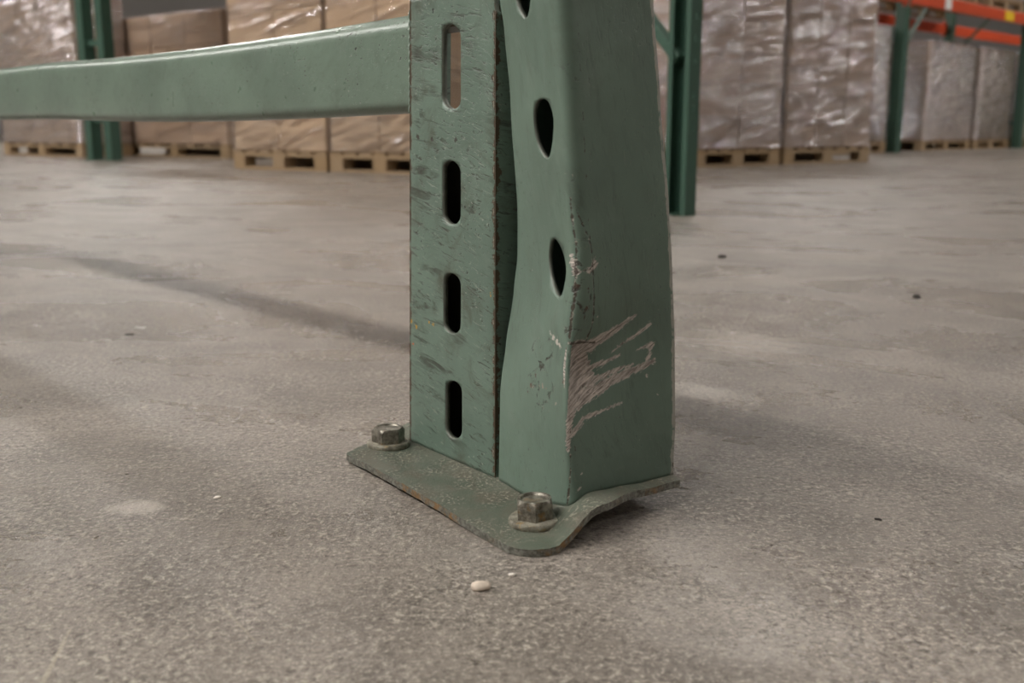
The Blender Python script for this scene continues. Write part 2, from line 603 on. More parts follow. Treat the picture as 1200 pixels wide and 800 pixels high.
def base_plate():
    bm = bmesh.new()
    nx, ny = 60, 84
    # rounded corners: map the unit square with radii at its corners
    lenp, lenq = dP.length, dQ.length
    r = {(0, 0): 0.026, (1, 0): 0.004, (0, 1): 0.003, (1, 1): 0.01}
    top = []
    for j in range(ny + 1):
        row = []
        for i in range(nx + 1):
            p, q = i / nx, j / ny
            x, y = p * lenp, q * lenq
            for (cx, cy), rad in r.items():
                ox = x if cx == 0 else lenp - x
                oy = y if cy == 0 else lenq - y
                if ox < rad and oy < rad:
                    ax, ay = rad - ox, rad - oy
                    m = max(ax, ay)
                    l = math.hypot(ax, ay)
                    if l > 1e-9:
                        k = m / l
                        ax, ay = ax * k, ay * k
                    ox, oy = rad - ax, rad - ay
                    x = ox if cx == 0 else lenp - ox
                    y = oy if cy == 0 else lenq - oy
            p2, q2 = x / lenp, y / lenq
            p2 += 0.06 * p2 * p2
            q2 += 0.035 * sstep(0.42, 0.75, p2) * max(0, 1 - q2 * 2)
            q2 *= 1 + 0.32 * p2                       # the back edge is cut askew
            pl = N0 + dP * p2 + dQ * q2
            z = plate_lift(p2, q2)
            e = min(p2 * lenp, q2 * lenq)
            z += 0.0006 * mnoise.noise(Vector((p2 * 9, q2 * 9, 2))) + 0.0009 * (mnoise.noise(Vector((p2 * 30, q2 * 30, 5))) if e < 0.004 else 0)
            row.append((pl.x, pl.y, z, x, y))
        top.append(row)
    uvl = bm.loops.layers.uv.new('UVMap')
    vt = [[bm.verts.new((a[0], a[1], max(a[2], 0.0) + PT)) for a in row] for row in top]
    vb = [[bm.verts.new((a[0], a[1], max(a[2], 0.0003))) for a in row] for row in top]

    def face(vs, uvs, mi):
        f = bm.faces.new(vs)
        f.material_index = mi
        for l, q in zip(f.loops, uvs):
            l[uvl].uv = q
    for j in range(ny):
        for i in range(nx):
            idx = [(j, i), (j, i + 1), (j + 1, i + 1), (j + 1, i)]
            uvs = [top[a][b][3:5] for a, b in idx]
            face([vt[a][b] for a, b in idx], uvs, 0)
            face([vb[a][b] for a, b in reversed(idx)], list(reversed(uvs)), 1)
    rim = [(0, i) for i in range(nx)] + [(j, nx) for j in range(ny)] + [(ny, i) for i in range(nx, 0, -1)] + [(j, 0) for j in range(ny, 0, -1)]
    s = 0
    for k in range(len(rim)):
        a, b = rim[k], rim[(k + 1) % len(rim)]
        va, vb_ = vt[a[0]][a[1]], vt[b[0]][b[1]]
        s2 = s + (va.co - vb_.co).length
        face([vb[a[0]][a[1]], vb[b[0]][b[1]], vb_, va], [(s, 0), (s2, 0), (s2, PT), (s, PT)], 1)
        s = s2
    me = bm_mesh(bm, 'base_plate')
    smooth_by_angle(me, 40)
    t = NT('plate_paint')
    uv = t.coord('UV')
    col = t.mix(t.ramp(t.noise(uv, 22, 5, 0.6, 0.6), 0.35, 0.68), (0.082, 0.100, 0.072), (0.130, 0.135, 0.104))
    dirt = t.ramp(t.noise(uv, 34, 6, 0.65, 0.8), 0.44, 0.66)
    col = t.mix(t.math('MULTIPLY', dirt, 0.65), col, (0.118, 0.100, 0.074))
    area = t.ramp(t.noise(uv, 26, 3), 0.42, 0.62)
    grit = t.math('MULTIPLY', t.ramp(t.noise(uv, 300, 4, 0.7), 0.53, 0.60), area)
    col = t.mix(t.math('MULTIPLY', grit, 0.85), col, (0.36, 0.33, 0.26))
    pit = t.math('MULTIPLY', t.ramp(t.noise(t.mapping(uv, loc=(1, 2, 3)), 240, 4, 0.7), 0.55, 0.62), area)
    col = t.mix(t.math('MULTIPLY', pit, 0.75), col, (0.045, 0.045, 0.034))
    nrm = t.bump(t.math('ADD', t.math('MULTIPLY', grit, 0.8), t.noise(uv, 260, 5, 0.7)), 0.55, 0.0014)
    m0 = t.done(t.bsdf(col, 0.62, 0, nrm, 0.35))
    t = NT('plate_bare_edge')
    uv = t.coord('UV')
    n1 = t.noise(uv, 240, 5, 0.7)
    col = t.mix(t.ramp(n1, 0.36, 0.66), (0.085, 0.083, 0.066), (0.26, 0.26, 0.225))
    oc = t.coord('Object')
    rust = t.math('MULTIPLY', t.ramp(t.noise(oc, 26, 4, 0.6), 0.45, 0.62), t.ramp(t.noise(uv, 130, 3), 0.40, 0.60))
    col = t.mix(t.math('MULTIPLY', rust, 0.8), col, (0.27, 0.145, 0.045))
    m1 = t.done(t.bsdf(col, 0.5, 0.35, t.bump(n1, 0.5, 0.0012)))
    return link('base_plate', me, [m0, m1], rack)


base_plate()


# ---- sheets with holes: a grid in (a, z) whose cell blocks around each hole are replaced by rings
def sheet(name, cols, rows, fmap, fuv, holes, mats, thick, closed=False, corner=35):
    """cols, rows: parameter values; holes: list of contours [(a, z)...]; fmap(a, z) -> point"""
    bm = bmesh.new()
    uvl = bm.loops.layers.uv.new('UVMap')
    nc, nr = len(cols), len(rows)
    blocks = []
    for ct in holes:
        a0, a1 = min(p[0] for p in ct), max(p[0] for p in ct)
        z0, z1 = min(p[1] for p in ct), max(p[1] for p in ct)
        i0 = max(i for i in range(nc) if cols[i] < a0 - 1e-6)
        i1 = min(i for i in range(nc) if cols[i] > a1 + 1e-6)
        j0 = max(j for j in range(nr) if rows[j] < z0 - 0.0015)
        j1 = min(j for j in range(nr) if rows[j] > z1 + 0.0015)
        blocks.append((i0, i1, j0, j1, ct))
    verts = {}
    uvs = {}

    def V_(i, j):
        key = (i % nc if closed else i, j)
        if key not in verts:
            a, z = cols[key[0]], rows[j]
            verts[key] = bm.verts.new(fmap(a, z))
        return verts[key]

    def uv_of(i, j):
        a = cols[i] if i < nc else cols[0] + CLOSE
        return fuv(a, rows[j])
    CLOSE = (cols[-1] - cols[0]) + (cols[1] - cols[0]) if closed else 0

    def face(vs, us):
        f = bm.faces.new(vs)
        for l, q in zip(f.loops, us):
            l[uvl].uv = q
    ni = nc if closed else nc - 1
    for j in range(nr - 1):
        for i in range(ni):
            if any(b[0] <= i < b[1] and b[2] <= j < b[3] for b in blocks):
                continue
            idx = [(i, j), (i + 1, j), (i + 1, j + 1), (i, j + 1)]
            face([V_(*k) for k in idx], [uv_of(*k) for k in idx])
    for (i0, i1, j0, j1, ct) in blocks:
        ring = [(i, j0) for i in range(i0, i1)] + [(i1, j) for j in range(j0, j1)] + [(i, j1) for i in range(i1, i0, -1)] + [(i0, j) for j in range(j1, j0, -1)]
        ca = sum(p[0] for p in ct) / len(ct)
        cz = sum(p[1] for p in ct) / len(ct)
        # march the contour by matched arc fraction, starting at the direction of ring[0]
        n = len(ct)
        seglen = []
        sa = 1.0 / max(1e-9, (max(p[0] for p in ct) - min(p[0] for p in ct)))
        sz = 1.0 / max(1e-9, (max(p[1] for p in ct) - min(p[1] for p in ct)))

        def ang(a, z):
            return math.atan2((z - cz) * sz, (a - ca) * sa)
        ca_ang = sorted(((ang(*p) % (2 * PI)), p) for p in ct)

        def hit(th):
            th %= 2 * PI
            for k in range(n):
                t0, p0 = ca_ang[k]
                t1, p1 = ca_ang[(k + 1) % n]
                if k == n - 1:
                    t1 += 2 * PI
                    if th < t0:
                        th += 2 * PI
                if t0 <= th <= t1 or (k == n - 1):
                    q = (th - t0) / max(1e-9, t1 - t0)
                    return p0[0] + (p1[0] - p0[0]) * q, p0[1] + (p1[1] - p0[1]) * q
        a_lo, a_hi, z_lo, z_hi = cols[i0], cols[i1], rows[j0], rows[j1]
        inner = []
        for (i, j) in ring:
            aa, zz = cols[i], rows[j]
            th = math.atan2((zz - (z_lo + z_hi) / 2) / (z_hi - z_lo), (aa - (a_lo + a_hi) / 2) / (a_hi - a_lo))
            inner.append(hit(th))
        prev = [V_(*k) for k in ring]
        prevuv = [uv_of(*k) for k in ring]
        m = len(ring)
        for step in (0.5, 1.0):
            cur, curuv = [], []
            for (i, j), (ha, hz) in zip(ring, inner):
                a = cols[i] + (ha - cols[i]) * step
                z = rows[j] + (hz - rows[j]) * step
                cur.append(bm.verts.new(fmap(a, z)))
                curuv.append(fuv(a, z))
            for k in range(m):
                k2 = (k + 1) % m
                face([prev[k], prev[k2], cur[k2], cur[k]], [prevuv[k], prevuv[k2], curuv[k2], curuv[k]])
            prev, prevuv = cur, curuv
    me = bpy.data.meshes.new(name)
    bm.to_mesh(me)
    bm.free()
    smooth_by_angle(me, corner)
    o = link(name, me, mats, rack)
    md = o.modifiers.new('thickness', 'SOLIDIFY')
    md.thickness = thick
    md.offset = -1
    md.material_offset_rim = 1
    return o


def newton(fn, x, y, a, z):
    for _ in range(12):
        px, py = project(fn(a, z))
        ex, ey = x - px, y - py
        da, dz = 1e-4, 1e-4
        p1 = project(fn(a + da, z))
        p2 = project(fn(a, z + dz))
        j11, j21 = (p1[0] - px) / da, (p1[1] - py) / da
        j12, j22 = (p2[0] - px) / dz, (p2[1] - py) / dz
        det = j11 * j22 - j12 * j21
        a += (ex * j22 - ey * j12) / det
        z += (j11 * ey - j21 * ex) / det
    return a, z


# ---- the slotted bracket beside the column
E0 = ground(480, 516, PT)
D0 = ground(580, 560, PT)
SW = (D0 - E0).length
sdir = (D0 - E0).normalized()
ZT_STRIP = z_at(D0, -22)
SF = 0.038                                    # depth of its side flanges
sback = Vector((-sdir.y, sdir.x, 0))
if sback.dot(V) < 0:
    sback = -sback


def strip_map(a, z):
    """a: 0..SW front, negative: flange at the beam side, beyond SW: flange at the column side"""
    r = 0.0035
    nar = 1 - 0.078 * z / ZT_STRIP                # the bracket narrows a little upwards
    if a < 0:
        p = E0 + sback * (-a)
    elif a > SW:
        p = E0 + sdir * SW * nar + sback * (a - SW)
    else:
        p = E0 + sdir * a * nar
        e = min(a, SW - a)
        if e < r:
            p = p + sback * (r - math.sqrt(max(0, r * r - (r - e) ** 2))) * 0.6
    xn, yn = project((p.x, p.y, z))
    # keep the edges upright in the picture: a slight lean of the whole bracket
    k = 10 * (516 - yn) / 516
    zz = z
    if z > ZT_STRIP - 0.10:
        rad = 0.020
        e = SW - a
        drop = 0
        if e < rad:
            q = rad - max(0, e)
            drop = rad - math.sqrt(max(0, rad * rad - q * q))
        zz = z - drop * (z - (ZT_STRIP - 0.10)) / 0.10
    lean = (480 + (xn - 480) - xn)
    return Vector((p.x + LEAN * (z - 0.005), p.y, zz))


LEAN = 0.0
top_x, _ = project((E0.x, E0.y, z_at(E0, 0)))
LEAN = (x_at(E0, z_at(E0, 0), 480) - E0.x) / (z_at(E0, 0) - PT)


def slot_contour(fn, xl, xr, y0, y1, a, z, skew=2.0):
    """a round-ended upright slot given by its extent in the photograph"""
    r = (xr - xl) / 2
    cx = (xl + xr) / 2
    pts = []
    ry = r * 1.15
    for k in range(9):
        th = PI * k / 8
        pts.append((cx + r * math.cos(th), y0 + ry - ry * math.sin(th) + skew * math.cos(th)))
    for k in range(1, 5):
        pts.append((xl, y0 + ry + (y1 - y0 - 2 * ry) * k / 5 - skew))
    for k in range(9):
        th = PI + PI * k / 8
        pts.append((cx + r * math.cos(th), y1 - ry - ry * math.sin(th) + skew * math.cos(th)))
    for k in range(1, 5):
        pts.append((xr, y1 - ry - (y1 - y0 - 2 * ry) * k / 5 + skew))
    return [newton(fn, px, py, a, z) for px, py in pts]


SLOTS = [(518, 540, 28, 128), (518.5, 540, 188, 263), (519.5, 540, 320, 391), (522, 541.5, 446, 514)]
slot_ct = [slot_contour(strip_map, a, b, c, d, SW * 0.5, z_at(E0, (c + d) / 2)) for a, b, c, d in SLOTS]

edge_mat = plain('worn_sheet_edge', (0.125, 0.135, 0.108), 0.55, 0.1, 0.6, 160)
strip_px = lambda x, y: newton(strip_map, x, y, SW * 0.5, z_at(E0, y))
yel = (0.42, 0.24, 0.03)
strip_spots = []
for (x, y, r, c) in ((482, 377, 0.0018, yel), (488, 383, 0.0014, yel), (503, 378, 0.0015, yel), (508, 381, 0.0016, yel), (484, 403, 0.0014, (0.45, 0.12, 0.04)),
                     (575, 345, 0.0012, yel), (534, 163, 0.002, (0.05, 0.05, 0.04)), (490, 160, 0.0025, (0.055, 0.05, 0.04)), (506, 163, 0.002, (0.055, 0.05, 0.04))):
    a, z = strip_px(x, y)
    strip_spots.append((a, z, r, c))
rustline = (0.075, 0.050, 0.030)
M['strip'] = paint('bracket_paint', 1.0, 0.9, None, strip_spots, 0.16, stretch=(12, 62, 1),
                   edges=[(SW, 0.0020, rustline, 0.55), (SW - 0.0026, 0.0007, (0.26, 0.25, 0.20), 0.40), (0.001, 0.0016, rustline, 0.50)])
M['strip_edge'] = edge_mat
scols = [-SF, -SF * 0.5, -0.006, -0.0001] + [0.0012, 0.0025] + [SW * k / 24 for k in range(2, 23)] + [SW - 0.0025, SW - 0.0012] + [SW + 0.0001, SW + 0.006, SW + SF * 0.5, SW + SF]
srows = [PT - 0.001 + (ZT_STRIP - PT + 0.001) * k / 96 for k in range(97)]
sheet('slotted_bracket', scols, srows, strip_map, lambda a, z: (a, z), slot_ct, [M['strip'], M['strip_edge']], 0.0050)
# plate added behind the bracket to darken its lower slots, open behind the top one
zb_top = min(z for a, z in slot_ct[0]) - 0.006
bm = bmesh.new()
pts = [E0 + sback * (SF - .002), D0 + sback * (SF - .002), D0 + sback * (SF - .006), E0 + sback * (SF - .006)]
lo = [bm.verts.new((p.x, p.y, PT)) for p in pts]
hi = [bm.verts.new((p.x + LEAN * zb_top, p.y, zb_top)) for p in pts]
bm.faces.new(lo[::-1])
bm.faces.new(hi)
for k in range(4):
    bm.faces.new((lo[k], lo[(k + 1) % 4], hi[(k + 1) % 4], hi[k]))
link('added_back_plate', bm_mesh(bm, 'added_back_plate'), M['strip'], rack)
bm = bmesh.new()
zc = ZT_STRIP - 0.026  # unseen cap, added to keep light out of the bracket
q4 = [strip_map(a, zc) for a in (-SF + .001, -0.001)] + [strip_map(a, zc) for a in (SW + .001, SW + SF - .001)]
q4[1] += sback * 0.004
q4[2] += sback * 0.004
lo = [bm.verts.new((p.x, p.y, zc)) for p in q4]
hi = [bm.verts.new((p.x, p.y, zc + .004)) for p in q4]
bm.faces.new(lo[::-1])
bm.faces.new(hi)
for k in range(4):
    bm.faces.new((lo[k], lo[(k + 1) % 4], hi[(k + 1) % 4], hi[k]))
link('added_bracket_cap', bm_mesh(bm, 'added_bracket_cap'), M['strip'], rack)

# ---- the buckled column
zz = PT
for _ in range(20):
    B0 = ground(671, 593, zz)
    zz = plate_top(B0)
B0.z = PT
A0 = ground(584, 561, PT)
fdir = (B0 - A0).normalized()
kc = 0.0
C0 = None
for k in range(400):                                        # walk along V until the right edge of the face is met
    c = B0 + V * (k * 0.0005)
    zc = plate_top(c)
    if project((c.x, c.y, zc))[0] >= 789:
        C0 = c
        break
WR = (C0 - B0).length
WF = (B0 - A0).length
XA = [(-400, 570), (0, 583), (37, 588), (112, 594), (240, 600), (300, 600), (340, 596), (400, 589), (460, 583), (560, 582)]
XB = [(-400, 640), (0, 655), (60, 660), (120, 664), (240, 671), (295, 677), (345, 675), (400, 668), (440, 665), (500, 664), (600, 670)]
XC = [(-400, 752), (0, 767), (120, 775), (240, 785), (300, 788.5), (400, 792), (500, 792.5), (560, 790)]
RA = [(0, 0.007), (150, 0.010), (260, 0.016), (340, 0.014), (430, 0.007), (600, 0.005)]
RB = [(0, 0.015), (150, 0.014), (300, 0.012), (385, 0.010), (408, 0.0030), (470, 0.0030), (540, 0.006), (600, 0.009)]


def col_corners(z):
    out = []
    ys = []
    for base, tab in ((A0, XA), (B0, XB), (C0, XC)):
        zz = z
        x, y = project((base.x, base.y, zz))
        yc = max(y, -260)
        if y >= -260:
            X = x_at(base, zz, interp(tab, y))
        else:
            z2 = z_at(base, -260)
            X = x_at(base, z2, interp(tab, -260))
        out.append(Vector((X, base.y, z)))
        ys.append(y)
    A, B, C = out
    yb = ys[1]
    A.y += 0.006 * math.exp(-((ys[0] - 260) / 110) ** 2)
    B.y += 0.004 * math.exp(-((yb - 420) / 45) ** 2)
    D = A + (C - B)
    ra, rb = interp(RA, ys[0]), interp(RB, yb)
    return [A, B, C, D], [ra, rb, 0.0025, 0.006], yb


# parameter a: A-corner arc -1..0, front 0..1, B arc 1..2, right side 2..3, C arc 3..4, back 4..5, D arc 5..6, left side 6..7
def col_map(a, z):
    (A, B, C, D), R, yb = col_corners(z)
    P = [A, B, C, D]
    a = (a + 1) % 8 - 1
    k = int(math.floor(a))
    t = a - k

    def trim(i, other, sgn):
        d = P[other] - P[i]
        d.z = 0
        return P[i] + d.normalized() * R[i]

    def arc(i, prv, nxt, t):
        s = trim(i, prv, 1)
        e = trim(i, nxt, 1)
        c = P[i]
        return s * (1 - t) ** 2 + c * (2 * t * (1 - t)) + e * t ** 2
    if k == -1:
        p = arc(0, 3, 1, t)
    elif k == 0:
        p = trim(0, 1, 1).lerp(trim(1, 0, 1), t)
        # shallow crease that runs down the middle of the dented front face
        cr = math.exp(-((t - 0.62) / 0.16) ** 2) * (1 - sstep(250, 420, yb)) * 0.0022
        bulge = math.sin(PI * t) * 0.004 * math.exp(-((yb - 330) / 90) ** 2)
        p = p + V * (cr + bulge)
    elif k == 1:
        p = arc(1, 0, 2, t)
    elif k == 2:
        p = trim(1, 2, 1).lerp(trim(2, 1, 1), t)
        dent = 0.0050 * math.exp(-((t - 0.10) / 0.12) ** 2 - ((yb - 432) / 34) ** 2)
        dent += 0.0022 * math.exp(-((t - 0.45) / 0.3) ** 2 - ((yb - 430) / 60) ** 2)
        p = p + U * dent
    elif k == 3:
        p = arc(2, 1, 3, t)
    elif k == 4:
        p = trim(2, 3, 1).lerp(trim(3, 2, 1), t)  # unseen back wall, added so the teardrop holes stay dark inside
    elif k == 5:
        p = arc(3, 2, 0, t)
    else:
        p = trim(3, 0, 1).lerp(trim(0, 3, 1), t)
    zb = plate_top(p) - 0.001
    zz = z
    if z < 0.06:                     # the foot follows the bent plate
        zz = zb + (z - PT) * (0.06 - zb) / (0.06 - PT)
    return Vector((p.x, p.y, zz))


def col_uv(a, z):
    a = (a + 1) % 8 - 1 if a < 7 else a
    k = math.floor(a)
    t = a - k
    table = [(-1, -WF - 0.012, -WF), (0, -WF, -0.010), (1, -0.010, 0.0), (2, 0.0, WR), (3, WR, WR + 0.004), (4, WR + .004, WR + WF), (5, WR + WF, WR + WF + .01), (6, WR + WF + .01, WR * 2 + WF)]
    for q, s0, s1 in table:
        if q == k:
            return (s0 + (s1 - s0) * t, z)
    return (s1, z)




def face_fn(lo):
    """one flat face of the column, carried on straight past its ends so that the solver can step over them"""
    def fn(a, z):
        p, q = col_map(lo + 0.001, z), col_map(lo + 0.999, z)
        if a < lo + 0.001:
            return p + (q - p) * ((a - lo - 0.001) / 0.998)
        if a > lo + 0.999:
            return q + (q - p) * ((a - lo - 0.999) / 0.998)
        return col_map(a, z)
    return fn


front_fn, side_fn = face_fn(0.0), face_fn(2.0)


def drop_contour(pts):
    """closed smooth outline through picture points (Catmull-Rom)"""
    n = len(pts)
    out = []
    for i in range(n):
        p0, p1, p2, p3 = pts[i - 1], pts[i], pts[(i + 1) % n], pts[(i + 2) % n]
        for s in range(4):
            t = s / 4
            out.append(tuple(0.5 * ((2 * p1[c]) + (-p0[c] + p2[c]) * t + (2 * p0[c] - 5 * p1[c] + 4 * p2[c] - p3[c]) * t * t + (-p0[c] + 3 * p1[c] - 3 * p2[c] + p3[c]) * t ** 3) for c in (0, 1)))
    return [newton(front_fn, x, y, 0.6, z_at(B0, y)) for x, y in out]


DROP2 = [(635, 115.5), (629, 119), (625.5, 130), (626, 148), (630, 168), (637, 182), (641.5, 186), (645, 180), (648, 160), (648.5, 138), (644, 122), (640, 117)]
DROP3 = [(648.5, 279), (645, 286), (643, 300), (644.5, 318), (648.5, 335), (653, 346), (656.5, 348), (660, 340), (663.5, 318), (661, 300), (656.5, 288), (652, 281)]
DROP1 = [(612 + (x - 637) * 0.92, y - 164) for x, y in DROP2]
holes = [drop_contour(DROP1), drop_contour(DROP2), drop_contour(DROP3)]
hz = sum(z for a, z in holes[0]) / len(holes[0])
for k in (1, 2, 3):
    holes.append([(a, z + 0.104 * k) for a, z in holes[0]])

ccols = [-1, -0.75, -0.5, -0.25] + [k / 16 for k in range(16)] + [1 + k / 8 for k in range(8)] + [2 + k / 18 for k in range(18)] + [3, 3.5] + [4 + k / 4 for k in range(4)] + [5, 5.5] + [6 + k / 4 for k in range(4)]
ZC_TOP = 1.9
crows = [PT + 0.0045 * k for k in range(int(0.44 / 0.0045))]
z = crows[-1]
while z < max(q for a, q in holes[-1]) + 0.02:
    z += 0.009
    crows.append(z)
while z < ZC_TOP:
    z += 0.08
    crows.append(z)

spx = lambda x, y: (lambda q: (WR * (q[0] - 2), q[1]))(newton(side_fn, x, y, 2.4, z_at(B0, y)))
fpx = lambda x, y: (lambda q: (-WF + (WF - 0.010) * q[0], q[1]))(newton(front_fn, x, y, 0.7, z_at(B0, y)))
PXM = 1 / 1520.0
strokes = []


def stroke(x0, y0, x1, y1, w0, w1, fn=None):
    f = fn or spx
    a, b = f(x0, y0), f(x1, y1)
    strokes.append((a[0], a[1], b[0], b[1], w0 * PXM, w1 * PXM))


stroke(673, 408, 674, 440, 10, 14)
stroke(673, 440, 668, 486, 14, 6)
stroke(667, 486, 666, 527, 6, 2.6)
stroke(682, 416, 690, 446, 6, 8)
stroke(674, 406, 692, 406, 8, 6)
stroke(690, 404, 722, 386, 5.5, 4.5)
stroke(722, 386, 744, 369, 4.0, 0.8)
stroke(716, 414, 762, 379, 0.4, 2.2)
stroke(748, 409, 764, 404, 1.0, 2.8)
stroke(676, 470, 716, 446, 9, 5)
stroke(716, 446, 766, 423, 5.0, 3.0)
stroke(758, 424, 763, 408, 2.4, 1.4)
stroke(680, 434, 726, 416, 4, 0.6)
stroke(680, 450, 742, 426, 4, 0.8)
stroke(670, 510, 684, 490, 2.2, 2.6)
stroke(684, 490, 728, 472, 1.8, 0.4)
stroke(691, 318, 697, 309, 3.0, 4.0)
stroke(683, 302, 684, 320, 1.6, 2.6)
pale = (0.46, 0.42, 0.37)
brn = (0.09, 0.060, 0.042)
spots = []
for (x, y, r, c, f) in ((649, 396, 0.0022, pale, fpx), (653, 400, 0.0024, pale, fpx), (656, 404, 0.0020, pale, fpx), (645, 390, 0.0012, pale, fpx),
                        (636, 452, 0.0016, (0.30, 0.24, 0.19), fpx), (640, 455, 0.0010, (0.28, 0.17, 0.12), fpx), (651, 473, 0.0012, (0.30, 0.27, 0.22), fpx),
                        (622, 452, 0.0014, brn, fpx), (628, 440, 0.0011, brn, fpx), (618, 458, 0.0012, brn, fpx), (661, 447, 0.002, brn, fpx),
                        (684, 335, 0.0018, brn, spx), (687, 362, 0.0016, brn, spx), (700, 372, 0.0010, pale, spx), (758, 440, 0.0012, pale, spx),
                        (742, 430, 0.0009, pale, spx), (680, 572, 0.0016, pale, spx), (681, 555, 0.0012, pale, spx), (789, 545, 0.002, brn, spx), (770, 462, 0.0008, pale, spx)):
    a, z = f(x, y)
    spots.append((a, z, r, c))
M['column'] = paint('column_paint', 0.24, 0.32, strokes, spots, 1.35, stretch=(12, 50, 1),
                    edges=[(WR + 0.002, 0.0014, (0.30, 0.29, 0.25), 0.60), (WR - 0.0008, 0.0009, (0.34, 0.33, 0.28), 0.56), (0.001, 0.0013, (0.07, 0.052, 0.037), 0.37), (-0.011, 0.0011, (0.07, 0.056, 0.042), 0.33), (-0.005, 0.0012, (0.30, 0.30, 0.26), 0.27)],
                    scars=[(*spx(683, 245), *spx(687, 398), 0.0004, 0.0010), (-0.0065, spx(680, 232)[1], -0.0060, spx(680, 394)[1], 0.0005, 0.0012),
                           (-0.008, spx(670, 401)[1], *spx(696, 401), 0.0013, 0.0008), (*spx(668, 500), *spx(672, 584), 0.0002, 0.0009)],
                    cracks=[(*fpx(634, 436), 0.026, 0.036), (*spx(684, 350), 0.012, 0.05)])
sheet('column', ccols, crows, col_map, col_uv, holes, [M['column'], plain('column_sheet_edge', (0.13, 0.14, 0.115), 0.5, 0.1, 0.6, 160)], 0.0034, closed=True, corner=40)

# ---- the horizontal strut that leaves the bracket
BD = az(-42.4)
bn = Vector((-BD.y, BD.x, 0))
if bn.dot(V) > 0:
    bn = -bn                      # towards the camera side
BS = E0 - bn * 0.004
zb0, zb1 = z_at(E0, 131), z_at(E0, 13)
BS = Vector((E0.x + LEAN * (zb0 + zb1) / 2, E0.y, 0)) - bn * 0.003
BLEN = 1.75


def strut():
    bm = bmesh.new()
    uvl = bm.loops.layers.uv.new('UVMap')
    H = zb1 - zb0
    Dp = 0.035
    prof = []
    for (cx, cz, r, a0) in ((0.016, H - 0.016, 0.016, 90), (0.011, 0.011, 0.011, 180), (Dp - 0.010, 0.010, 0.010, 270), (Dp - 0.010, H - 0.010, 0.010, 0)):
        for k in range(7):
            th = math.radians(a0 + 90 * k / 6)
            prof.append((cx + r * math.cos(th), cz + r * math.sin(th)))
    n = len(prof)
    acc = [0]
    for k in range(n):
        q, p = prof[(k + 1) % n], prof[k]
        acc.append(acc[-1] + math.hypot(q[0] - p[0], q[1] - p[1]))
    NS = 40
    rings = []
    for s in range(NS + 1):
        L = -0.002 + (BLEN + 0.002) * s / NS
        sag = -0.006 * math.sin(PI * min(1, L / 0.9)) if L < 0.9 else 0
        o = BS + BD * L
        rings.append([bm.verts.new((o.x - bn.x * d, o.y - bn.y * d, zb0 + z + sag)) for d, z in prof])
    for s in range(NS):
        for k in range(n):
            k2 = (k + 1) % n
            f = bm.faces.new((rings[s][k], rings[s][k2], rings[s + 1][k2], rings[s + 1][k]))
            l0, l1 = BLEN * s / NS, BLEN * (s + 1) / NS
            for l, q in zip(f.loops, ((l0, -acc[k]), (l0, -acc[k + 1]), (l1, -acc[k + 1]), (l1, -acc[k]))):
                l[uvl].uv = q
    bm.faces.new(rings[0])
    bm.faces.new(rings[-1])
    me = bm_mesh(bm, 'horizontal_strut')
    smooth_by_angle(me, 40)
    M['strut'] = paint('strut_paint', 0.22, 1.0, None, None, 0.05, gloss=0.20, base=(0.150, 0.205, 0.160), stretch=(30, 40, 1))
    return link('horizontal_strut', me, M['strut'], rack)


strut()
# far column of the same frame, where the strut ends
fc = BS + BD * (BLEN + 0.04) - bn * 0.025
link('rear_column', box_mesh('rear_column', (fc.x - .045, fc.y - .045, 0.005), (fc.x + .045, fc.y + .045, ZC_TOP), 0.008, 2), M['strut'], rack)
link('rear_base_plate', box_mesh('rear_base_plate', (fc.x - .08, fc.y - .08, 0.0), (fc.x + .08, fc.y + .08, 0.006)), M['strut'], rack)
# weld bead where the strut meets the bracket
bm = bmesh.new()
for k in range(90):
    z = zb0 + (zb1 - zb0) * k / 89
    c = strip_map(0.0, z) - sdir * 0.0012 - sback * 0.0006
    bmesh.ops.create_icosphere(bm, subdivisions=1, radius=0.0018 + 0.0003 * math.sin(k * 0.9), matrix=Matrix.Translation(c))
weld = link('weld_bead', bm_mesh(bm, 'weld_bead', True), M['strut'], rack)


# ---- anchor bolts
def bolt_mats():
    t = NT('bolt_steel')
    c = t.coord()
    n1 = t.noise(c, 160, 5, 0.65)
    col = t.mix(t.ramp(n1, 0.35, 0.68), (0.10, 0.088, 0.068), (0.31, 0.29, 0.24))
    rust = t.ramp(t.noise(c, 75, 4, 0.6), 0.54, 0.70)
    col = t.mix(t.math('MULTIPLY', rust, 0.75), col, (0.30, 0.165, 0.045))
    a = t.done(t.bsdf(col, 0.42, 0.55, t.bump(t.noise(c, 500, 4, 0.7), 0.4, 0.0008)))
    t = NT('washer_steel')
    c = t.coord()
    n1 = t.noise(c, 120, 5, 0.65)
    col = t.mix(t.ramp(n1, 0.35, 0.68), (0.15, 0.135, 0.10), (0.38, 0.36, 0.29))
    rust = t.ramp(t.noise(c, 90, 4, 0.6), 0.58, 0.72)
    col = t.mix(t.math('MULTIPLY', rust, 0.7), col, (0.36, 0.22, 0.05))
    b = t.done(t.bsdf(col, 0.5, 0.3, t.bump(t.noise(c, 500, 4, 0.7), 0.5, 0.0010)))
    return a, b


M['bolt'], M['washer'] = bolt_mats()


def lathe(prof, n=40):
    bm = bmesh.new()
    rings = []
    for r, z in prof:
        rings.append([bm.verts.new((r * math.cos(2 * PI * k / n), r * math.sin(2 * PI * k / n), z)) for k in range(n)])
    for a, b in zip(rings, rings[1:]):
        for k in range(n):
            bm.faces.new((a[k], a[(k + 1) % n], b[(k + 1) % n], b[k]))
    bm.faces.new(rings[0][::-1])
    bm.faces.new(rings[-1])
    return bm


